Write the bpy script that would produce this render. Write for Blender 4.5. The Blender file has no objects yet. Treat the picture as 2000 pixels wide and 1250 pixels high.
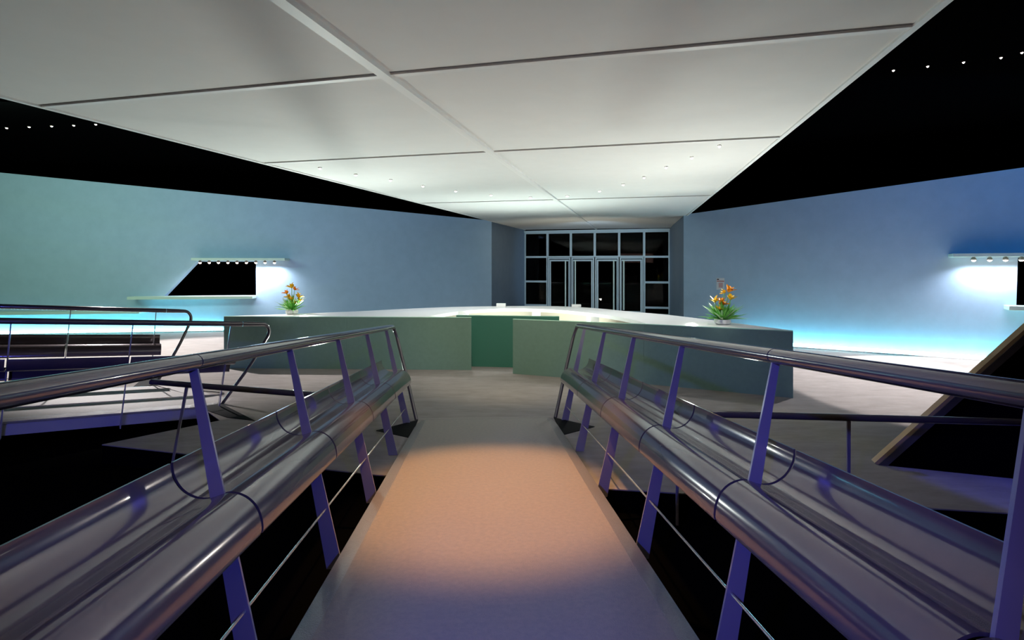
import bpy, bmesh, math, random
from mathutils import Vector, Matrix
from mathutils.geometry import tessellate_polygon
random.seed(7)
C = bpy.context.scene.collection
SC = bpy.context.scene
V = Vector
HC = 2.03          # eye height above the hall floor
F = 1000.0         # focal length in pixels of the 2000 px frame
HZ = 522.0         # horizon row

# ------------------------------------------------------------------ camera
cd = bpy.data.cameras.new('camera'); cam = bpy.data.objects.new('camera', cd); C.objects.link(cam)
cam.location = (0, 0, HC); cam.rotation_euler = (math.pi/2, 0, 0)
cd.sensor_width = 36; cd.lens = 18; cd.shift_y = -(625-HZ)/2000; cd.clip_start = 0.05; cd.clip_end = 200
SC.camera = cam
SC.view_settings.view_transform = 'Standard'; SC.view_settings.look = 'None'
SC.view_settings.exposure = 0; SC.view_settings.gamma = 1

# ------------------------------------------------------------------ world
w = bpy.data.worlds.new('night'); SC.world = w; w.use_nodes = True
w.node_tree.nodes['Background'].inputs[0].default_value = (.30, .38, .60, 1)
w.node_tree.nodes['Background'].inputs[1].default_value = 0.0

# ------------------------------------------------------------------ lights
def aim(o, to):
    o.rotation_euler = (V(to) - V(o.location)).to_track_quat('-Z', 'Y').to_euler()
def area(name, loc, to, size, power, col, size_y=None, spread=math.pi):
    l = bpy.data.lights.new(name, 'AREA'); l.energy = power; l.color = col; l.size = size
    if size_y: l.shape = 'RECTANGLE'; l.size_y = size_y
    l.spread = spread
    o = bpy.data.objects.new(name, l); C.objects.link(o); o.location = loc; aim(o, to); return o
def spot(name, loc, to, deg, blend, power, col, rad=.05):
    l = bpy.data.lights.new(name, 'SPOT'); l.energy = power; l.color = col
    l.spot_size = math.radians(deg); l.spot_blend = blend; l.shadow_soft_size = rad
    o = bpy.data.objects.new(name, l); C.objects.link(o); o.location = loc; aim(o, to); return o
WARM = (1, .50, .19); BLUE = (.10, .12, 1); SKYB = (.25, .48, 1); GREEN = (.5, 1, .82); COOL = (.75, .92, 1)
# warm pool on the gangway
spot('gangway_spot', (-.15, 4.5, 3.15), (-.17, 4.12, .25), 58, .6, 620, WARM, .05)
# blue spots low behind the viewpoint that catch the blade posts
spot('blue_spot', (1.1, -1.0, 3.1), (-1.15, 3.6, .45), 42, .5, 290, BLUE, .05)
spot('blue_spot', (-1.3, -1.0, 3.1), (1.15, 3.6, .45), 42, .5, 470, BLUE, .05)
spot('blue_spot', (-3.2, 1.2, .5), (-6.0, 6.4, .2), 50, .5, 260, BLUE, .1)
spot('blue_spot', (6.4, 1.5, 3.0), (5.3, 4.45, 0), 32, .3, 700, BLUE, .05)
# wall washes
area('wall_wash', (-12, 9.5, 4.9), (-13, 16, 2.4), 7, 260, (.62, .95, .70), 1)
area('wall_wash', (-5.5, 11, 4.4), (-5.5, 17, 2.2), 8, 85, (.42, .60, 1), 1)
area('wall_wash', (9, 8, 4.4), (9.4, 13, 2.2), 6, 52, (.05, .35, 1), 1)
spot('entrance_fill', (2.3, 14.4, 2.5), (3.3, 21, 2.0), 66, .6, 400, (.45, .72, 1), .06)  # added light to brighten the window frames, no fitting behind it
# canopy up-lights, partly added to brighten it, and general fill from the hall
area('canopy_uplight', (.3, 11.25, .06), (.3, 11.0, 5), 2.4, 120, (.86, 1, .93), 1.2)
spot('canopy_uplight', (-4.4, 10.8, 1.2), (-2.6, 8.0, 3.3), 120, 1, 170, (.84, 1, .93), .06)
spot('canopy_uplight', (3.3, 9.4, 1.2), (2.2, 7.0, 3.3), 120, 1, 110, (.98, 1, .90), .06)
spot('canopy_uplight', (-3.0, 8.5, .15), (-2.9, 6.3, 3.3), 115, .9, 400, (.90, 1, .93), .06)  # added floor up-light that brightens the canopy, no lamp stands here
spot('canopy_uplight', (2.7, 6.3, .15), (1.2, 5.7, 3.3), 115, .9, 330, (.98, 1, .92), .06)  # its added counterpart on the right, likewise without a lamp
spot('canopy_uplight', (1.6, 14.6, .3), (2.6, 18.5, 3.5), 110, 1, 190, (1, .93, .74), .06)  # added up-light to lift the far end of the canopy
spot('hall_spot', (-.3, 6.6, 3.2), (.1, 9.9, .2), 74, .7, 210, (1, .84, .62), .05)
spot('hall_spot', (-3.2, 8.0, 3.3), (-3.0, 10.2, .0), 70, .8, 90, (1, .95, .88), .05)
area('counter_light', (.35, 10.75, .90), (.35, 12.4, .8), 2.6, 3.5, (1, .93, .84), .05)
spot('hall_spot', (-1.0, 11.4, 3.35), (-1.4, 11.9, 1), 140, .7, 170, (.95, 1, 1), .05)  # added overhead light to whiten the worktop
spot('hall_spot', (2.4, 10.4, 3.3), (2.7, 10.2, 1), 140, .7, 170, (.97, 1, 1), .05)  # second added light for the worktop
spot('flower_fill', (-4.0, 8.6, 3.2), (-4.55, 10.6, 1.3), 26, .6, 90, (1, .95, .85), .04)  # added light that brightens the left flowers
spot('flower_fill', (2.9, 6.9, 3.2), (3.55, 8.7, 1.35), 28, .6, 80, (1, .95, .85), .04)  # added light that brightens the right flowers
area('hall_fill', (-1.0, -3.5, 2.9), (0, 1.5, .8), 3, 14, (1, .62, .55), 1)
spot('floor_spot', (10.0, 10.2, 4.9), (8.6, 8.9, 0), 62, .05, 3400, (1, .93, .92), .05)
spot('floor_spot', (8.7, 11.2, 4.2), (6.6, 10.3, 0), 66, .3, 1300, (.96, .95, 1), .05)
spot('floor_spot', (-9.5, 12.5, 4.9), (-8.0, 11.4, 0), 80, .3, 3600, (1, .95, .96), .05)

# ------------------------------------------------------------------ helpers
def tag(o, label=None, cat=None, group=None, kind=None):
    if label: o['label'] = label
    if cat: o['category'] = cat
    if group: o['group'] = group
    if kind: o['kind'] = kind
    return o
def empty(name, loc=(0, 0, 0), label=None, cat=None, group=None, mat=None):
    o = bpy.data.objects.new(name, None); C.objects.link(o); o.empty_display_size = .1
    if mat is not None: o.matrix_world = mat
    else: o.location = loc
    return tag(o, label, cat, group)
def obj(name, bm, m, parent=None, smooth=False, bevel=0):
    bmesh.ops.recalc_face_normals(bm, faces=bm.faces)
    me = bpy.data.meshes.new(name); bm.to_mesh(me); bm.free()
    if smooth:
        for p in me.polygons: p.use_smooth = True
        try: me.set_sharp_from_angle(angle=math.radians(40))
        except Exception: pass
    o = bpy.data.objects.new(name, me); C.objects.link(o)
    for mm in (m if isinstance(m, list) else [m]): me.materials.append(mm)
    if parent: o.parent = parent
    if bevel:
        b = o.modifiers.new('bevel', 'BEVEL'); b.width = bevel; b.segments = 2; b.limit_method = 'ANGLE'
    return o
def BM(): return bmesh.new()
def box(bm, x0, x1, y0, y1, z0, z1, M=None):
    vs = [bm.verts.new(V((x, y, z))) for z in (z0, z1) for x, y in ((x0, y0), (x1, y0), (x1, y1), (x0, y1))]
    if M is not None:
        for v in vs: v.co = M @ v.co
    for f in ((0, 3, 2, 1), (4, 5, 6, 7), (0, 1, 5, 4), (1, 2, 6, 5), (2, 3, 7, 6), (3, 0, 4, 7)):
        bm.faces.new([vs[i] for i in f])
    return vs
def prism(bm, pts, d):
    """pts: closed loop of Vectors; extruded by vector d"""
    a = [bm.verts.new(V(p)) for p in pts]; b = [bm.verts.new(V(p) + V(d)) for p in pts]
    n = len(a)
    if n <= 4:
        bm.faces.new(a); bm.faces.new(b[::-1])
    else:
        for i, j, k in tessellate_polygon([[V(p) for p in pts]]):
            bm.faces.new((a[i], a[j], a[k])); bm.faces.new((b[k], b[j], b[i]))
    for i in range(n): bm.faces.new((a[i], b[i], b[(i+1) % n], a[(i+1) % n]))
def sweep(bm, path, ra, rb=None, seg=14, up=V((0, 0, 1)), cap=True):
    """tube with elliptical section: ra across, rb along the 'up' side; ra may be a list"""
    path = [V(p) for p in path]; n = len(path)
    ras = ra if isinstance(ra, list) else [ra]*n
    rbs = rb if isinstance(rb, list) else ([rb]*n if rb else ras)
    rings = []
    for i, p in enumerate(path):
        t = (path[min(i+1, n-1)] - path[max(i-1, 0)]).normalized()
        s = t.cross(up)
        if s.length < 1e-4: s = t.cross(V((1, 0, 0)))
        s.normalize(); q = s.cross(t).normalized()
        rings.append([bm.verts.new(p + s*ras[i]*math.cos(a) + q*rbs[i]*math.sin(a)) for a in [2*math.pi*k/seg for k in range(seg)]])
    for i in range(n-1):
        for k in range(seg):
            bm.faces.new((rings[i][k], rings[i][(k+1) % seg], rings[i+1][(k+1) % seg], rings[i+1][k]))
    if cap:
        bm.faces.new(rings[0][::-1]); bm.faces.new(rings[-1])
def lathe(bm, prof, cx=0, cy=0, cz=0, seg=24, ripple=0, nr=8):
    rings = []
    for r, z in prof:
        rings.append([bm.verts.new((cx+r*(1+ripple*math.cos(nr*2*math.pi*k/seg))*math.cos(2*math.pi*k/seg),
                                    cy+r*(1+ripple*math.cos(nr*2*math.pi*k/seg))*math.sin(2*math.pi*k/seg), cz+z)) for k in range(seg)])
    for i in range(len(rings)-1):
        for k in range(seg):
            bm.faces.new((rings[i][k], rings[i][(k+1) % seg], rings[i+1][(k+1) % seg], rings[i+1][k]))
    bm.faces.new(rings[0][::-1]); bm.faces.new(rings[-1])
def catmull(pts, n=4):
    P = [V(p) for p in pts]; out = []
    for i in range(len(P)-1):
        p0 = P[max(i-1, 0)]; p1 = P[i]; p2 = P[i+1]; p3 = P[min(i+2, len(P)-1)]
        for k in range(n):
            t = k/n
            out.append(.5*((2*p1)+(p2-p0)*t+(2*p0-5*p1+4*p2-p3)*t*t+(3*p1-p0-3*p2+p3)*t**3))
    out.append(P[-1]); return out

# ------------------------------------------------------------------ materials
def mat(name, col, rough=.6, metal=0, emit=None, es=0, spec=.5, noise=None, bump=0, bscale=60, coat=0, stretch=None):
    """noise = (second colour, scale): mottled procedural base"""
    m = bpy.data.materials.new(name); m.use_nodes = True; nt = m.node_tree; b = nt.nodes['Principled BSDF']
    b.inputs['Base Color'].default_value = (*col, 1); b.inputs['Roughness'].default_value = rough
    b.inputs['Metallic'].default_value = metal; b.inputs['Specular IOR Level'].default_value = spec
    b.inputs['Coat Weight'].default_value = coat
    if emit: b.inputs['Emission Color'].default_value = (*emit, 1); b.inputs['Emission Strength'].default_value = es
    tc = nt.nodes.new('ShaderNodeTexCoord'); src = tc.outputs['Object']
    if stretch:
        mp = nt.nodes.new('ShaderNodeMapping'); mp.inputs['Scale'].default_value = stretch
        nt.links.new(src, mp.inputs[0]); src = mp.outputs[0]
    if noise:
        n = nt.nodes.new('ShaderNodeTexNoise'); n.inputs['Scale'].default_value = noise[1]; n.inputs['Detail'].default_value = 6
        n.inputs['Roughness'].default_value = .65
        nt.links.new(src, n.inputs['Vector'])
        r = nt.nodes.new('ShaderNodeValToRGB'); r.color_ramp.elements[0].position = .35; r.color_ramp.elements[1].position = .65
        r.color_ramp.elements[0].color = (*noise[0], 1); r.color_ramp.elements[1].color = (*col, 1)
        nt.links.new(n.outputs['Fac'], r.inputs[0]); nt.links.new(r.outputs[0], b.inputs['Base Color'])
    if bump:
        n2 = nt.nodes.new('ShaderNodeTexNoise'); n2.inputs['Scale'].default_value = bscale; n2.inputs['Detail'].default_value = 4
        nt.links.new(src, n2.inputs['Vector'])
        bp = nt.nodes.new('ShaderNodeBump'); bp.inputs['Strength'].default_value = bump; bp.inputs['Distance'].default_value = .01
        nt.links.new(n2.outputs['Fac'], bp.inputs['Height']); nt.links.new(bp.outputs[0], b.inputs['Normal'])
    return m
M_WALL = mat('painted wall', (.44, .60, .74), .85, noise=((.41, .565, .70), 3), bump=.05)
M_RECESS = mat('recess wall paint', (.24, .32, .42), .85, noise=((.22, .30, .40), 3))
M_CARPET = mat('grey carpet', (.30, .27, .25), .95, noise=((.24, .215, .20), 2.2), bump=.5, bscale=160, spec=.1, stretch=(1, 3, 1))
M_BLACKFLOOR = mat('black floor', (.0015, .0015, .0018), .95, spec=0)
M_BLACK = mat('black ceiling paint', (.001, .001, .0012), .95, spec=0)
M_CANOPY = mat('canopy fabric', (.82, .82, .80), .8, noise=((.80, .80, .78), 4))
M_RIB = mat('canopy rib', (.86, .86, .84), .5)
M_DECK = mat('gangway deck', (.27, .23, .20), .6, noise=((.22, .20, .185), 30), bump=.25, bscale=140, spec=.35)
M_EDGE = mat('deck edge strip', (.21, .19, .18), .28, noise=((.18, .165, .16), 40), bump=.5, bscale=180)
M_GLOSS = mat('gloss grey lacquer', (.16, .125, .13), .16, .35, coat=.4, noise=((.14, .11, .115), 2))
M_RAIL = mat('handrail lacquer', (.15, .13, .13), .16, .4, coat=.4)
M_POST = mat('blade post lacquer', (.34, .32, .36), .3, .2)
M_ROD = mat('steel rod', (.62, .58, .54), .25, .8)
M_FASCIA = mat('gangway fascia', (.36, .35, .38), .5)
M_DARK = mat('notch black', (.004, .004, .004), .8, spec=.1)  # black that stands in for the dark of the pit notches
M_GREEN = mat('green counter panel', (.17, .29, .245), .55, noise=((.155, .27, .225), 14))
M_GEDGE = mat('panel edge', (.40, .66, .54), .5)
M_DGREEN = mat('deep green panel', (.045, .19, .14), .5)
M_TOP = mat('white worktop', (.85, .84, .82), .35)
M_CREAM = mat('cream lining', (.62, .54, .44), .7)
M_FRAME = mat('aluminium frame', (.58, .68, .70), .45, .0)
M_PULL = mat('pale pull bar', (.80, .92, .80), .4, .0)
M_TAN = mat('raw board edge', (.42, .29, .17), .7)
M_TRIM = mat('charcoal trim', (.06, .055, .055), .6)
M_SILL = mat('pale green shelf', (.68, .84, .72), .5)
M_WHITE = mat('white ceramic', (.85, .84, .82), .3)
M_PAPER = mat('paper', (.8, .8, .8), .7)
M_RED = mat('red print', (.45, .05, .03), .7)
M_PINK = mat('faded red print', (.62, .38, .36), .7)
M_DK = mat('black print', (.05, .01, .01), .7)
M_LEAF = mat('leaf', (.10, .42, .06), .45, noise=((.24, .62, .10), 20))
M_LEAFP = mat('pale leaf', (.60, .80, .48), .45)
M_YEL = mat('yellow petal', (.95, .62, .02), .5)
M_ORG = mat('orange petal', (.95, .36, .01), .5)
M_BULB = mat('lit bulb', (1, 1, 1), .5, emit=(1, .86, .74), es=9)
M_BULBH = mat('lit halogen bulb', (1, 1, 1), .5, emit=(1, .72, .60), es=22)
M_TUBE = mat('lit tube', (1, 1, 1), .5, emit=(.24, .80, .95), es=25)
M_HOUSE = mat('lamp housing', (.25, .2, .18), .4, .5)
def glassmat():
    m = bpy.data.materials.new('window glass'); m.use_nodes = True; nt = m.node_tree; nt.nodes.clear()
    out = nt.nodes.new('ShaderNodeOutputMaterial'); mx = nt.nodes.new('ShaderNodeMixShader')
    tr = nt.nodes.new('ShaderNodeBsdfTransparent'); gl = nt.nodes.new('ShaderNodeBsdfGlossy')
    gl.inputs['Roughness'].default_value = .01; fr = nt.nodes.new('ShaderNodeFresnel'); fr.inputs[0].default_value = 1.2
    nt.links.new(fr.outputs[0], mx.inputs[0]); nt.links.new(tr.outputs[0], mx.inputs[1]); nt.links.new(gl.outputs[0], mx.inputs[2])
    nt.links.new(mx.outputs[0], out.inputs[0]); return m
M_GLASS = glassmat()

# ------------------------------------------------------------------ placing by ray
def ray(px, py): return V(((px-1000)/F, 1, (HZ-py)/F))
def on_z(px, py, z=0):
    d = ray(px, py); t = (z-HC)/d.z; return V((d.x*t, t, z))
class Wall:
    """vertical plane through two plan points; s runs from a to b"""
    def __init__(s, a, b):
        s.a = V((*a, 0)); s.b = V((*b, 0)); s.t = (s.b-s.a).normalized(); s.n = V((s.t.y, -s.t.x, 0))   # n faces the camera side
        s.L = (s.b-s.a).length
    def pix(s, px, py):
        d = ray(px, py); o = V((0, 0, HC)); k = (s.a-o).dot(s.n)/d.dot(s.n); p = o+d*k
        return (p-s.a).dot(s.t), p.z
    def P(s, u, z, off=0): return s.a + s.t*u + s.n*off + V((0, 0, z))

# ------------------------------------------------------------------ structure: floor, ceiling
b = BM(); box(b, -26, 26, -7, 32, -.35, -.2); tag(obj('floor', b, M_BLACKFLOOR), kind='structure')
b = BM()
poly = [(26, -.15), (4.19, 4.19), (-1.32, 4.98), (-4.67, 5.83), (-3.85, 6.75), (-5.15, 8.05), (-18, -2.6), (-26, -2.6), (-26, 17), (-1, 22.5), (7, 21.5), (26, 17)]
prism(b, [V((x, y, .002)) for x, y in poly], (0, 0, .010))
carpet = tag(obj('floor', b, M_CARPET), kind='structure')
b = BM(); prism(b, [V((x, y, -.2)) for x, y in poly], (0, 0, .202)); tag(obj('floor', b, M_BLACKFLOOR), kind='structure')
b = BM(); box(b, -26, 26, -7, 32, 5.25, 5.4); tag(obj('ceiling', b, M_BLACK), kind='structure')

# ------------------------------------------------------------------ walls
WL = Wall((-24.0, 14.295), (-.7, 17.6)); WLR = Wall((-.7, 17.6), (.545, 21.8))
WR = Wall((4.86, 14.5), (17.5, 6.9)); WRR = Wall((6.28, 20.4), (4.86, 14.5))
WW = Wall((.545, 21.8), (6.28, 20.4))
def top_fn(W, pts):
    (x0, y0), (x1, y1) = pts
    s0, z0 = W.pix(x0, y0); s1, z1 = W.pix(x1, y1)
    return lambda s: z0+(z1-z0)*(s-s0)/(s1-s0)
def wall_piece(b, W, pts, th=.22):
    prism(b, [W.P(s, z) for s, z in pts], -W.n*th)
def wall_obj(name, W, top, opening=None):
    b = BM()
    if not opening: wall_piece(b, W, [(0, 0), (W.L, 0), (W.L, top(W.L)), (0, top(0))])
    else:
        (bl, z0), (br, _), (tr, z1), (tl, _) = opening
        wall_piece(b, W, [(0, 0), (W.L, 0), (W.L, z0), (0, z0)])
        wall_piece(b, W, [(0, z0), (bl, z0), (tl, z1), (0, z1)])
        wall_piece(b, W, [(br, z0), (W.L, z0), (W.L, z1), (tr, z1)])
        wall_piece(b, W, [(0, z1), (W.L, z1), (W.L, top(W.L)), (0, top(0))])
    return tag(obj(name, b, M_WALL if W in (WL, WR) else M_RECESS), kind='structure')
tL = top_fn(WL, ((0, 337), (960, 431))); tR = top_fn(WR, ((1345, 418), (2000, 327)))
def op(W, bl, br, tr, tl):
    q = [W.pix(*p) for p in (bl, br, tr, tl)]
    z0 = (q[0][1]+q[1][1])/2; z1 = (q[2][1]+q[3][1])/2
    return [(q[0][0], z0), (q[1][0], z0), (q[2][0], z1), (q[3][0], z1)]
opL = op(WL, (320, 578.5), (500, 577), (500, 511), (384, 511))
opR = op(WR, (1985, 599), (2180, 600), (2120, 503), (1988, 503))
wall_obj('wall_left', WL, tL, opL)
wall_obj('wall_right', WR, tR, opR)
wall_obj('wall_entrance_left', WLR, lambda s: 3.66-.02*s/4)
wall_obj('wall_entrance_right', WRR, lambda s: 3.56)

# shelves and lamp canopies of the two counters cut into the walls
def shelf(name, W, x0, x1, y, th, depth, label, cat, m=M_SILL, skew=0):
    s0, z = W.pix(x0, y); s1, z2 = W.pix(x1, y); z = (z+z2)/2
    b = BM(); prism(b, [W.P(s0+skew, z, 0), W.P(s1, z, 0), W.P(s1, z, depth), W.P(s0, z, depth)], (0, 0, -th))
    o = obj(name, b, m, bevel=.006); return tag(o, label, cat), s0, s1, z
shelf('serving_shelf', WL, 262, 501, 577.5, .09, .38, 'long pale green serving shelf under the slanted black opening of the left wall', 'shelf')
shelf('writing_shelf', WL, -160, 290, 607, .08, .5, 'low pale shelf at the far left, behind the two curved rails', 'shelf')
shelf('serving_shelf', WR, 1960, 2190, 598.5, .09, .38, 'pale green serving shelf under the black opening at the right frame edge', 'shelf')
capL = shelf('lamp_canopy', WL, 389, 566, 504.5, .075, .55, 'thin pale green lamp canopy above the slanted black opening of the left wall', 'canopy')
capR = shelf('lamp_canopy', WR, 1852, 2190, 494.5, .075, .5, 'thin pale green lamp canopy on the right wall at the frame edge', 'canopy')
ORD = ['leftmost', 'second', 'third', 'fourth', 'fifth', 'sixth', 'seventh', 'eighth', 'ninth', 'tenth', 'eleventh', 'twelfth', 'thirteenth', 'fourteenth']
def under_lamp(W, x, zc, off, n, tot, where, group, power):
    s, _ = W.pix(x, 508); p = W.P(s, zc, off)
    t = empty('halogen_spotlight', p, '%s of %s halogen spotlights %sunder the %s wall\'s lamp canopy' % (ORD[n], tot, 'from the left ' if n else '', where), 'lamp', group)
    b = BM(); lathe(b, [(.02, 0), (.042, -.02), (.05, -.07), (.046, -.07), (.02, -.03)], seg=16); obj('housing', b, M_HOUSE, t, True)
    b = BM(); lathe(b, [(.012, -.03), (.036, -.045), (.04, -.07), (.028, -.092), (.01, -.10)], seg=14); obj('bulb', b, M_BULBH, t, True)
    l = bpy.data.lights.new('halogen', 'SPOT'); l.energy = power; l.color = (.86, .88, 1); l.shadow_soft_size = .03
    l.spot_size = math.radians(150); l.spot_blend = .7
    o = bpy.data.objects.new('halogen', l); C.objects.link(o); o.location = p+V((0, 0, -.13)); aim(o, p - W.n*.14 + V((0, 0, -1)))
for i, x in enumerate((400.5, 418, 435.5, 453.5, 471, 489, 507, 524.5, 542.5)):
    under_lamp(WL, x, capL[3]-.075, .34, i, 'nine', 'left', 'spotlights under the left lamp canopy', 36)
for i, x in enumerate((1894.5, 1925, 1955, 1985)):
    under_lamp(WR, x, capR[3]-.075, .32, i, 'four', 'right', 'spotlights under the right lamp canopy', 25)

# light coves along the foot of the two walls
def cove(W, px0, px1, label):
    s0 = W.pix(px0, 660)[0]; s1 = W.pix(px1, 660)[0]; o = W.P((s0+s1)/2, .012, .16)
    t = empty('light_strip', o, label, 'light strip')
    b = BM(); prism(b, [W.P(s0, .014, .08)-o, W.P(s1, .014, .08)-o, W.P(s1, .014, .24)-o, W.P(s0, .014, .24)-o], (0, 0, .02)); obj('base', b, M_WHITE, t)
    b = BM(); sweep(b, [W.P(s0, .075, .16)-o, W.P(s1, .075, .16)-o], .034, seg=10); obj('tube', b, M_TUBE, t, True)
cove(WL, -250, 440, 'glowing blue white light strip along the foot of the left wall')
cove(WR, 1440, 2250, 'glowing blue white light strip along the foot of the right wall')

# poster on the right wall
s0, z1 = WR.pix(1399.5, 543); s1, z0 = WR.pix(1415, 566)
pt = empty('notice_poster', WR.P(s0, z0, .01), 'small white notice with red print on the blue right wall behind the flowers', 'notice')
def pquad(x0, x1, y0, y1, m, name, off, par):
    b = BM(); W_, H_ = s1-s0, z1-z0
    prism(b, [WR.P(s0+x0*W_, z0+y0*H_, off)-V(par.location), WR.P(s0+x1*W_, z0+y0*H_, off)-V(par.location),
              WR.P(s0+x1*W_, z0+y1*H_, off)-V(par.location), WR.P(s0+x0*W_, z0+y1*H_, off)-V(par.location)], WR.n*.004)
    return obj(name, b, m, par)
pquad(0, 1, 0, 1, M_PAPER, 'sheet', .006, pt)
pquad(.06, .32, .84, .93, M_DK, 'print_mark', .011, pt)
pquad(.05, .97, .70, .76, M_RED, 'headline_stripe', .011, pt)
pquad(.28, .80, .18, .60, M_PINK, 'printed_block', .011, pt)

# ------------------------------------------------------------------ entrance glazing
TOPZ = 3.50; PW = WW.L/6; HEAD = 2.45
rowz = [WW.pix(1047, y)[1] for y in (502, 549.7, 596)]
rowr = [WW.pix(1283, y)[1] for y in (501.5, 551.5, 601)]
def fbox(b, u0, u1, z0, z1, o0=-.05, o1=.05, org=V((0, 0, 0))):
    prism(b, [WW.P(u0, z0, o0)-org, WW.P(u1, z0, o0)-org, WW.P(u1, z1, o0)-org, WW.P(u0, z1, o0)-org], WW.n*(o1-o0))
def window(n, i, z0, z1, rails):
    org = WW.P(i*PW, z0)
    t = empty('window_%d' % n, org); t['kind'] = 'structure'
    b = BM(); fbox(b, i*PW, i*PW+.045, z0, z1, org=org); fbox(b, (i+1)*PW-.045, (i+1)*PW, z0, z1, org=org)
    fbox(b, i*PW+.045, (i+1)*PW-.045, z1-.06, z1, org=org)
    if z0 > .5: fbox(b, i*PW+.045, (i+1)*PW-.045, z0, z0+.05, org=org)
    for r in rails: fbox(b, i*PW+.045, (i+1)*PW-.045, r-.04, r+.04, -.03, .03, org=org)
    obj('window_frame', b, M_FRAME, t)
    b = BM(); fbox(b, i*PW+.045, (i+1)*PW-.045, z0+.02, z1-.05, -.004, .004, org=org); obj('pane', b, M_GLASS, t)
window(1, 0, .012, TOPZ, rowz + [.15]); window(2, 5, .012, TOPZ, rowr + [.12])
for k in range(4): window(3+k, 1+k, HEAD, TOPZ, [])
def door(n, i, pull_px):
    org = WW.P(i*PW, .0)
    t = empty('door_%d' % n, org); t['kind'] = 'structure'
    a, c = i*PW+.02, (i+1)*PW-.02
    b = BM(); fbox(b, a, a+.05, .012, HEAD-.01, -.04, .04, org=org); fbox(b, c-.05, c, .012, HEAD-.01, -.04, .04, org=org)
    fbox(b, a+.05, c-.05, HEAD-.07, HEAD-.01, -.04, .04, org=org); obj('door_frame', b, M_FRAME, t)
    b = BM(); a2, c2 = a+.065, c-.065
    wl, wr = (.06, .022) if n % 2 else (.022, .06)
    fbox(b, a2, a2+wl, .03, HEAD-.10, -.02, .03, org=org); fbox(b, c2-wr, c2, .03, HEAD-.10, -.02, .03, org=org)
    fbox(b, a2+wl, c2-wr, HEAD-.17, HEAD-.10, -.02, .03, org=org); fbox(b, a2+wl, c2-wr, .03, .25, -.02, .03, org=org)
    obj('door_leaf', b, M_FRAME, t, bevel=.004)
    b = BM(); fbox(b, a2+wl, c2-wr, .25, HEAD-.17, -.004, .004, org=org); obj('pane', b, M_GLASS, t)
    s = WW.pix(pull_px, 550)[0]
    b = BM(); sweep(b, [WW.P(s, .30, .09)-org, WW.P(s, HEAD-.12, .09)-org], .03, seg=10)
    for z in (.5, HEAD-.3): sweep(b, [WW.P(s, z, .02)-org, WW.P(s, z, .09)-org], .012, seg=8)
    obj('pull_bar', b, M_PULL, t, True)
for k, px in enumerate((1105, 1124, 1199, 1218.5)): door(k+1, k+1, px)
b = BM(); fbox(b, -.05, WW.L+.05, TOPZ, TOPZ+.07, -.08, .12); tag(obj('trim_1', b, M_FRAME), kind='structure')

# ------------------------------------------------------------------ suspended canopy
CU = V((.9720, -.2350, -.0042)).normalized(); CV = V((.2335, .9722, .0175)).normalized(); CW = V((0, 0, 1))
def can(n, t, up=0):
    x = .972*n + .235*t; y = -.235*n + .972*t
    return V((x, y, 3.23+.018*y+up))
NL, NM, NR = -4.58, -1.58, 1.42
ct = empty('suspended_canopy', can(NM, 8), 'huge white panelled canopy hanging low over the counter and gangways', 'canopy')
cor = V(ct.location)
rows = [-2.5, .4, 3.03, 5.52, 10.38, 21.25]
g = .009
for a, c in zip(rows[:-1], rows[1:]):
    for n0, n1 in ((NL, NM), (NM, NR)):
        b = BM(); prism(b, [can(n0+g, a+g)-cor, can(n1-g, a+g)-cor, can(n1-g, c-g)-cor, can(n0+g, c-g)-cor], (0, 0, .05))
        obj('canopy_panel', b, M_CANOPY, ct)
b = BM(); prism(b, [can(NM-.035, rows[0], -.03)-cor, can(NM+.035, rows[0], -.03)-cor, can(NM+.035, rows[-1], -.03)-cor, can(NM-.035, rows[-1], -.03)-cor], (0, 0, .06))
obj('centre_rib', b, M_RIB, ct)
for t in rows[1:-1]:
    b = BM(); prism(b, [can(NL, t+.012, -.012)-cor, can(NR, t+.012, -.012)-cor, can(NR, t+.06, -.012)-cor, can(NL, t+.06, -.012)-cor], (0, 0, .02))
    obj('cross_rib', b, M_RIB, ct)
for n0 in (NL, NR-.04):
    b = BM(); prism(b, [can(n0, rows[0], -.015)-cor, can(n0+.04, rows[0], -.015)-cor, can(n0+.04, rows[-1], -.015)-cor, can(n0, rows[-1], -.015)-cor], (0, 0, .10))
    obj('edge_trim', b, M_RIB, ct)
# ceiling lamps
def can_pix(px, py):
    d = ray(px, py); k = (3.23-HC)/(d.z-.018); return V((0, 0, HC)) + d*k
def lamp(p, label, group, r):
    t = empty('ceiling_lamp', p, label, 'lamp', group)
    b = BM(); lathe(b, [(r*1.2, 0), (r*1.35, -.008), (r*1.2, -.014), (r*.9, -.014), (r*.9, 0)], seg=18); obj('rim', b, M_RIB if 'canopy' in group else M_HOUSE, t, True)
    b = BM(); lathe(b, [(r*.9, -.006), (r*.8, -.02), (r*.4, -.03)], seg=16); obj('bulb', b, M_BULB, t, True)
cl = [(625, 327), (695, 340), (763, 350.5), (826, 362), (890, 372), (959, 380), (1036, 384.5), (1108, 382), (1171, 372), (1217, 359), (1258, 345), (1301, 325), (1351, 306), (1405, 283)]
for i, (x, y) in enumerate(cl):
    p = can_pix(x, y); lamp(p, '%s of the fourteen small round lamps curving across the white canopy%s' % (ORD[i].capitalize() if i == 0 else ORD[i].capitalize()+' from the left', ''), 'round lamps in the white canopy', .0028*p.y)
for i, (x, y) in enumerate([(13, 249), (57, 247), (101, 245.5), (144, 244), (187, 242)]):
    p = on_z(x, y, 5.25); lamp(p, '%s of the five small lamps on the black ceiling at the left' % (ORD[i].capitalize() + (' from the left' if i else '')), 'lamps on the black ceiling at the left', .0022*p.y)
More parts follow.
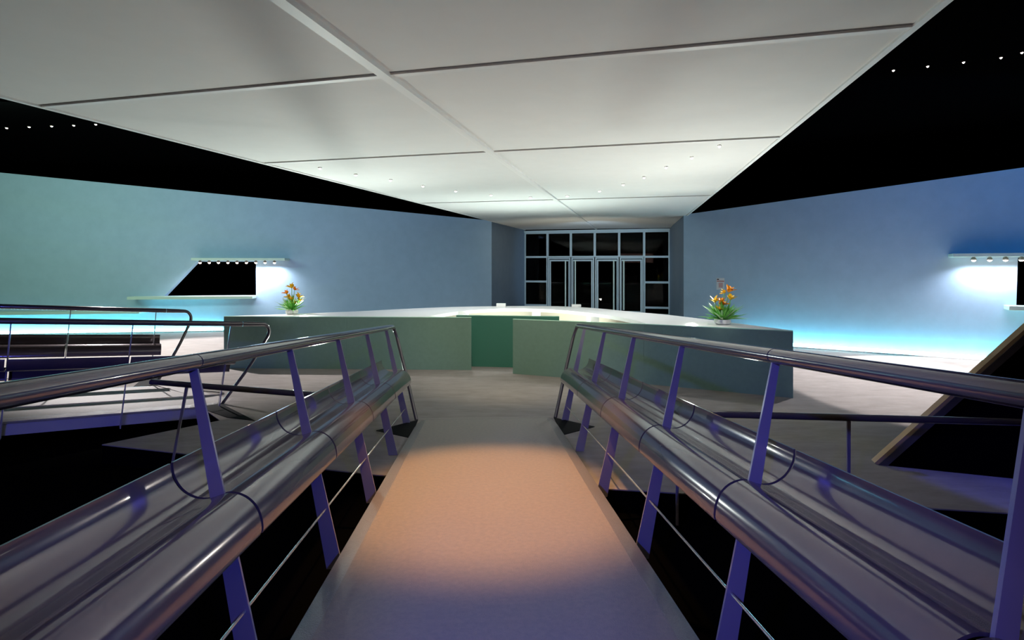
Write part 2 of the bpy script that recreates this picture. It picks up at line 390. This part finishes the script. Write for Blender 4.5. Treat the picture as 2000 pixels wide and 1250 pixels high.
for i, (x, y) in enumerate([(1745, 136), (1812, 128), (1882, 120), (1955, 111), (1996, 101)]):
    p = on_z(x, y, 5.25); lamp(p, '%s of the five small lamps on the black ceiling at the right' % (ORD[i].capitalize() + (' from the left' if i else '')), 'lamps on the black ceiling at the right', .0024*p.y)

# ------------------------------------------------------------------ gangways
PROF = [(1.385, .785), (1.382, .755), (1.368, .715), (1.335, .672), (1.290, .644), (1.240, .634), (1.195, .643), (1.155, .656), (1.115, .655), (1.070, .638), (1.030, .603), (1.005, .556), (.995, .505), (1.000, .480)]
RH = 1.212
def gangway(head, end, L, off, label, notch, skew=0, slope=.0853):
    hv = V((head[0], head[1], 0)).normalized(); vv = (hv + V((0, 0, -slope))).normalized(); group = None
    uu = V((hv.y, -hv.x, 0)); ww = uu.cross(vv).normalized()
    Mx = Matrix((uu, vv, ww)).transposed().to_4x4(); Mx.translation = V(end)
    root = empty('gangway', label=label, cat='gangway', group=group, mat=Mx)
    # deck
    b = BM(); prism(b, [(-.80, -L, 0), (.80, -L, 0), (.80, 0, 0), (-.80, skew, 0)], (0, 0, -.05)); obj('deck', b, M_DECK, root)
    for s in (-1, 1):
        e = skew if s < 0 else 0
        b = BM(); prism(b, [(s*.80, -L, 0), (s*.86, -L, -.006), (s*.905, -L, -.022), (s*.915, -L, -.045), (s*.90, -L, -.06), (s*.80, -L, -.05)], (0, L+e, 0)); obj('deck_edge', b, M_EDGE, root, True)
        b = BM(); prism(b, [(s*.898, -L, -.05), (s*.898, e, -.05), (s*.898, e, -.185), (s*.898, -L, -.185)], (s*.013, 0, 0)); obj('fascia', b, M_FASCIA, root)
        b = BM(); prism(b, [(s*x, y+e, -.001+.0853*y) for x, y in notch], (0, 0, .006)); obj('notch_patch', b, M_DARK, root)  # thin black sheet in place of a dark open notch of the pit
    # landing plate
    b = BM(); prism(b, [(-.90, skew+.005, .0), (.90, .005, .0), (.78, .22, .014), (-.78, skew+.22, .014)], (0, 0, -.012)); obj('landing_plate', b, M_DECK, root)
    posts = [-off-1.125*i for i in range(12) if -off-1.125*i > -L]
    posts0 = posts
    for s in (-1, 1):
        e = skew if s < 0 else 0; posts = [q+e for q in posts0 if q+e > -L]
        for v in posts:
            b = BM()
            prof = []
            for h in (1.20, .9, .64, .3, 0, -.12, -.20):
                c = 1.32-.234*(RH-h); wd = .036+.062*(1.2-h)/1.32
                prof.append((c, h, wd/2))
            pts = [(s*(c-hw), v-.006, h) for c, h, hw in prof] + [(s*(c+hw), v-.006, h) for c, h, hw in prof[::-1]]
            prism(b, pts, (0, .012, 0))
            # foot lug under the deck
            obj('post', b, M_POST, root)
        # trough panels
        edges = [posts[0]+.12] + posts
        spans = [(posts[0]+.10, posts[0]+.010)] + [(posts[i]-.010, posts[i+1]+.010) for i in range(len(posts)-1)] + [(posts[-1]-.010, -L)]
        pf = catmull([(a, c, 0) for a, c in PROF], 4)
        spans[0:2] = [(posts[0]+.10, posts[1]+.010)]
        for v0, v1 in spans:
            b = BM(); nv = 6; th = .010
            nr = []
            for k in range(len(pf)):
                tt = (pf[min(k+1, len(pf)-1)] - pf[max(k-1, 0)]).normalized(); nr.append(V((-tt.y, tt.x, 0)))
            gridA = []; gridB = []
            for j in range(nv+1):
                v = v0+(v1-v0)*j/nv
                gridA.append([b.verts.new((s*p.x, v, p.y)) for p in pf])
                gridB.append([b.verts.new((s*(p.x+q.x*th), v, p.y+q.y*th)) for p, q in zip(pf, nr)])
            K = len(pf)
            for j in range(nv):
                for k in range(K-1):
                    b.faces.new((gridA[j][k], gridA[j][k+1], gridA[j+1][k+1], gridA[j+1][k]))
                    b.faces.new((gridB[j][k], gridB[j+1][k], gridB[j+1][k+1], gridB[j][k+1]))
                b.faces.new((gridA[j][0], gridA[j+1][0], gridB[j+1][0], gridB[j][0]))
                b.faces.new((gridA[j][-1], gridB[j][-1], gridB[j+1][-1], gridA[j+1][-1]))
            for k in range(K-1):
                b.faces.new((gridA[0][k], gridB[0][k], gridB[0][k+1], gridA[0][k+1]))
                b.faces.new((gridA[-1][k], gridA[-1][k+1], gridB[-1][k+1], gridB[-1][k]))
            obj('trough_panel', b, M_GLOSS, root, True)
        # handrail with its returned end
        def U(h): return s*(.925+(1.32-.925)*h/RH)
        curve = [(.30, RH), (.40, 1.205), (.46, 1.15), (.475, 1.06), (.44, .95)]
        path = [V((s*1.32, .10, RH))] + [V((U(h), v, h)) for v, h in curve] + [V((U(.66), .33, .66))]
        path = catmull(path, 5) + [V((U(.45), .235, .45)), V((U(.2), .11, .2)), V((U(.0), .012, .0))]
        path = [q+V((0, e, 0)) for q in path]; n = len(path)
        ra = [max(.024, .046-.0016*i) for i in range(n)]; rb = [max(.022, .036-.0009*i) for i in range(n)]
        b = BM(); sweep(b, path, ra, rb, 16); obj('end_post', b, M_RAIL, root, True)
        cuts = [.097+e] + posts[4:5] + [-L]
        cuts = sorted(set(cuts), reverse=True)
        for v0, v1 in zip(cuts[:-1], cuts[1:]):
            b = BM(); sweep(b, [V((s*1.32, v1+.004, RH)), V((s*1.32, (v0+v1)/2, RH)), V((s*1.32, v0-.004, RH))], .046, .036, 20)
            obj('handrail', b, M_RAIL, root, True)
        b = BM(); sweep(b, [V((s*1.055, posts[0], .17)), V((s*1.055, -L, .17))], .0065, seg=8); obj('rod', b, M_ROD, root, True)
    return root
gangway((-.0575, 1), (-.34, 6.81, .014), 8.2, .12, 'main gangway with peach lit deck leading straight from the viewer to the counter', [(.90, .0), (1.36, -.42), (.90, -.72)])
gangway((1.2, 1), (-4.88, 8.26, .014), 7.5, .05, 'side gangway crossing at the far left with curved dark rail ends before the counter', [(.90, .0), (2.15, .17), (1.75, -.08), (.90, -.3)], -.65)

# ------------------------------------------------------------------ low guard rails beside the main gangway
def guard(p0, p1, posts, lean, label, r=.029, z0=0, z1=.88):
    t = empty('guard_rail', ((p0[0]+p1[0])/2, (p0[1]+p1[1])/2, 0), label, 'railing'); o = V(t.location)
    b = BM(); sweep(b, [V(p0)-o, (V(p0)+V(p1))/2-o, V(p1)-o], r, seg=14); obj('rail', b, M_RAIL, t, True)
    for k in posts:
        q = V(p0).lerp(V(p1), k); b = BM()
        prism(b, [q-o+V((-.016, 0, 0)), q-o+V((.016, 0, 0)), V((q.x+lean+.010, q.y, -.2))-o, V((q.x+lean-.010, q.y, -.2))-o], (0, .012, 0))
        obj('post', b, M_POST, t)
L0 = on_z(296, 746, .81); L1 = on_z(640, 773.5, .81)
guard(L0, L1, [.22, .90], -.19, 'low dark guard rail left of the main gangway, in front of the counter')
R0 = on_z(1300, 806.5, .77); R1 = on_z(2120, 828, .77)
guard(R0, R1, [.03, .455], 0, 'low guard rail right of the main gangway, crossing in front of the slanted black wall')

# ------------------------------------------------------------------ slanted black wall at the right
T = on_z(1715, 910); E = V((1.12, -.37, 0)).normalized(); N = V((E.y, -E.x, 0)); N = N if N.y < 0 else -N
RUN = 1.18; RISE = 1.38; KK = 3.0
t = empty('slanted_wall', T, 'black slanted wall with raw tan sloping edge rising at the right frame edge', 'wall')
b = BM(); prism(b, [V((0, 0, .012)), E*(RUN*KK), E*(RUN*KK)+V((0, 0, RISE*KK))], -N*.10)
for v in b.verts: v.co.z = max(v.co.z, .012)
bmesh.ops.recalc_face_normals(b, faces=b.faces); obj('panel', b, M_BLACK, t)
sl = (E*RUN+V((0, 0, RISE))).normalized(); pn = V((0, 0, 1)) - sl*sl.z; pn.normalize()
b = BM(); a0 = V((0, 0, .012)); prism(b, [a0, a0+sl*RISE*KK*1.3, a0+sl*RISE*KK*1.3+pn*.022, a0+pn*.022-sl*.02+V((0,0,.015))], -N*.10); obj('edge_board', b, M_TAN, t)
b = BM(); prism(b, [a0+E*.0, a0+sl*RISE*KK*1.3, a0+sl*RISE*KK*1.3-pn*.06, a0+E*.078], N*.012); obj('front_trim', b, M_TRIM, t)

# ------------------------------------------------------------------ reception counter
ZT = 1.05
rc = empty('reception_counter', (0, 10, .012), 'long white topped reception counter with pale green front panels before the entrance doors', 'counter'); ro = V(rc.location)
def fpanel(p, q, name, m, me, par, z0, z1, org, th=.045):
    P, Q = V((*p, 0)), V((*q, 0)); t = (Q-P).normalized(); n = V((-t.y, t.x, 0))*th
    b = BM(); prism(b, [P+V((0, 0, z0))-org, Q+V((0, 0, z0))-org, Q+V((0, 0, z1-.012))-org, P+V((0, 0, z1-.012))-org], n); o = obj(name, b, m, par)
    b = BM(); prism(b, [P+V((0, 0, z1-.012))-org, Q+V((0, 0, z1-.012))-org, Q+V((0, 0, z1))-org, P+V((0, 0, z1))-org], n); obj('edge_band', b, me, o)
    return o
FL = [(-5.77, 10.25), (-3.27, 10.15), (-.80, 10.05)]; FR = [(.015, 9.71), (2.28, 8.86), (4.34, 7.90)]
gp = .0015
for pl in (FL, FR):
    for p, q in zip(pl[:-1], pl[1:]):
        P, Q = V(p), V(q); d = (Q-P).normalized()*gp
        fpanel(P+d, Q-d, 'front_panel', M_GREEN, M_GEDGE, rc, .012, ZT, ro)
outer = [(-5.72, 10.31), (-4.6, 10.80), (-3.5, 11.4), (-2.6, 12.05), (-1.76, 12.56), (-.9, 12.85), (0, 12.96), (.7, 12.97), (1.29, 12.85), (2.0, 12.30), (2.6, 11.4), (3.1, 10.75), (3.55, 9.9), (4.09, 8.62), (4.36, 7.96)]
inner = [(2.34, 8.90), (2.29, 9.4), (2.1, 10.1), (1.74, 10.9), (1.17, 11.67), (.75, 11.98), (.3, 12.15), (-.1, 12.15), (-.5, 12.02), (-1.0, 11.6), (-1.42, 10.9), (-1.72, 10.14)]
outs = [(p.x, p.y) for p in catmull([(x, y, 0) for x, y in outer], 3)]
inns = [(p.x, p.y) for p in catmull([(x, y, 0) for x, y in inner], 3)]
b = BM(); prism(b, [V((x, y, ZT-.07))-ro for x, y in outs+inns], (0, 0, .068)); obj('worktop', b, M_TOP, rc)
def strip(name, pts, z0, z1, th, m):
    b = BM(); P = [V((x, y, 0)) for x, y in pts]; A = []; 
    for i, p in enumerate(P):
        t = (P[min(i+1, len(P)-1)]-P[max(i-1, 0)]).normalized(); n = V((t.y, -t.x, 0))*th
        A.append([b.verts.new(q-ro) for q in (p+V((0, 0, z0)), p+V((0, 0, z1)), p+n+V((0, 0, z1)), p+n+V((0, 0, z0)))])
    for i in range(len(A)-1):
        for k in range(4): b.faces.new((A[i][k], A[i][(k+1) % 4], A[i+1][(k+1) % 4], A[i+1][k]))
    b.faces.new(A[0]); b.faces.new(A[-1][::-1]); return obj(name, b, m, rc, True)
strip('back_panel', [(x, y-.04) for x, y in outs[3:-3]], .012, ZT-.07, .03, M_CREAM)
for px, dpt in ((903, 11.3), (1048, 12.12), (1162, 11.0)):
    x = (px-1000)/1000*dpt; b = BM(); box(b, x-.09, x+.09, dpt, dpt+.6, .012, ZT-.07)
    for v in b.verts: v.co -= ro
    obj('divider', b, M_TOP, rc)
fpanel((-1.14, 10.46), (.94, 10.20), 'inner_panel', M_DGREEN, M_GEDGE, rc, .012, 1.055, ro)['label'] = 'deep green inner panel behind the gap'
# small white boxes on the worktop
for x0, x1, y0, y1, lb in ((969.5, 988, 592.7, 598.8, 'small white box on the counter top, left of the glass doors'), (1116.5, 1134.5, 594.8, 600.5, 'small white box on the counter top in front of the glass doors')):
    dp = 12.7; X0 = (x0-1000)/1000*dp; X1 = (x1-1000)/1000*dp; H = (HZ-y0)/1000*dp+HC
    b = BM(); box(b, 0, X1-X0, -.07, .07, 0, max(.06, H-ZT+.005)); o = obj('leaflet_box', b, M_WHITE, bevel=.01); o.location = (X0, dp, ZT-.0015)
    tag(o, lb, 'box')

# ------------------------------------------------------------------ flower arrangements
def leaf(b, base, d, L, wd, droop):
    n = 7; d = V(d).normalized(); s = d.cross(V((0, 0, 1)));
    if s.length < .01: s = V((1, 0, 0))
    s.normalize(); prev = None
    for i in range(n+1):
        t = i/n; p = V(base)+d*L*t+V((0, 0, -droop*L*t*t)); hw = wd*math.sin(math.pi*min(1, .12+.88*t))*.5+.001
        nn = s.cross(d).normalized()*hw*.5
        cur = (b.verts.new(p-s*hw+nn), b.verts.new(p), b.verts.new(p+s*hw+nn))
        if prev:
            b.faces.new((prev[0], prev[1], cur[1], cur[0])); b.faces.new((prev[1], prev[2], cur[2], cur[1]))
        prev = cur
def bloom(b, c, d, sz, n=6, spread=.6):
    d = V(d).normalized(); a = d.orthogonal().normalized(); e = d.cross(a)
    for k in range(n):
        an = 2*math.pi*k/n+random.uniform(-.3, .3); q = d*(1-spread*.5)+(a*math.cos(an)+e*math.sin(an))*spread
        leaf(b, c, q, sz*random.uniform(.8, 1.1), sz*.5, .1)
def arrangement(loc, sc, blooms, label, seed, wspread):
    random.seed(seed); t = empty('flower_arrangement', loc, label, 'flowers')
    b = BM(); lathe(b, [(.085*sc, 0), (.125*sc, .012), (.14*sc, .05), (.13*sc, .085), (.115*sc, .08), (.02*sc, .07)], seg=48, ripple=.05, nr=8); obj('bowl', b, M_WHITE, t, True)
    b = BM(); b2 = BM()
    for k in range(110):
        an = random.uniform(0, 2*math.pi); el = random.uniform(.15, 1.3)
        d = (math.cos(an)*math.cos(el)*wspread, math.sin(an)*math.cos(el)*.7, math.sin(el))
        leaf(b2 if k % 5 == 0 else b, (math.cos(an)*.04, math.sin(an)*.04, .075), d, random.uniform(.24, .42)*sc, .044*sc, random.uniform(.0, .25))
    obj('leaves', b, M_LEAF, t, True); obj('pale_leaves', b2, M_LEAFP, t, True)
    for x, z, sz, mm, dx in blooms:
        y = random.uniform(-.09, .02)
        b = BM(); sweep(b, [V((x*.15, 0, .07)), V((x*.5, y*.5, z*.55)), V((x, y, z))], .006, seg=6); obj('stem', b, M_LEAF, t, True)
        b = BM(); bloom(b, (x, y, z), (dx, -.35, .75), sz); obj('flower', b, mm, t, True)
p = on_z(570, 613, ZT)
arrangement((p.x, p.y, ZT), .92, [(-.06, .33, .13, M_YEL, -.3), (.02, .54, .15, M_YEL, -.2), (.08, .50, .11, M_ORG, .8), (.0, .28, .15, M_YEL, .1), (.06, .20, .14, M_YEL, .2), (.14, .34, .15, M_YEL, .5), (-.11, .42, .12, M_ORG, -.4), (.16, .27, .1, M_YEL, .8)],
            'yellow flower arrangement in a white bowl on the left end of the counter', 3, .75)
p = on_z(1411, 633, ZT)
arrangement((p.x, p.y, ZT), 1.0, [(.10, .55, .16, M_ORG, .3), (.03, .53, .10, M_YEL, -.9), (.11, .42, .13, M_YEL, .1), (-.13, .37, .15, M_YEL, -.2), (-.02, .32, .16, M_ORG, .3), (-.07, .23, .13, M_YEL, .0), (-.05, .38, .12, M_ORG, -.2)],
            'orange and yellow flower arrangement in a white bowl on the right end of the counter', 11, 1.0)
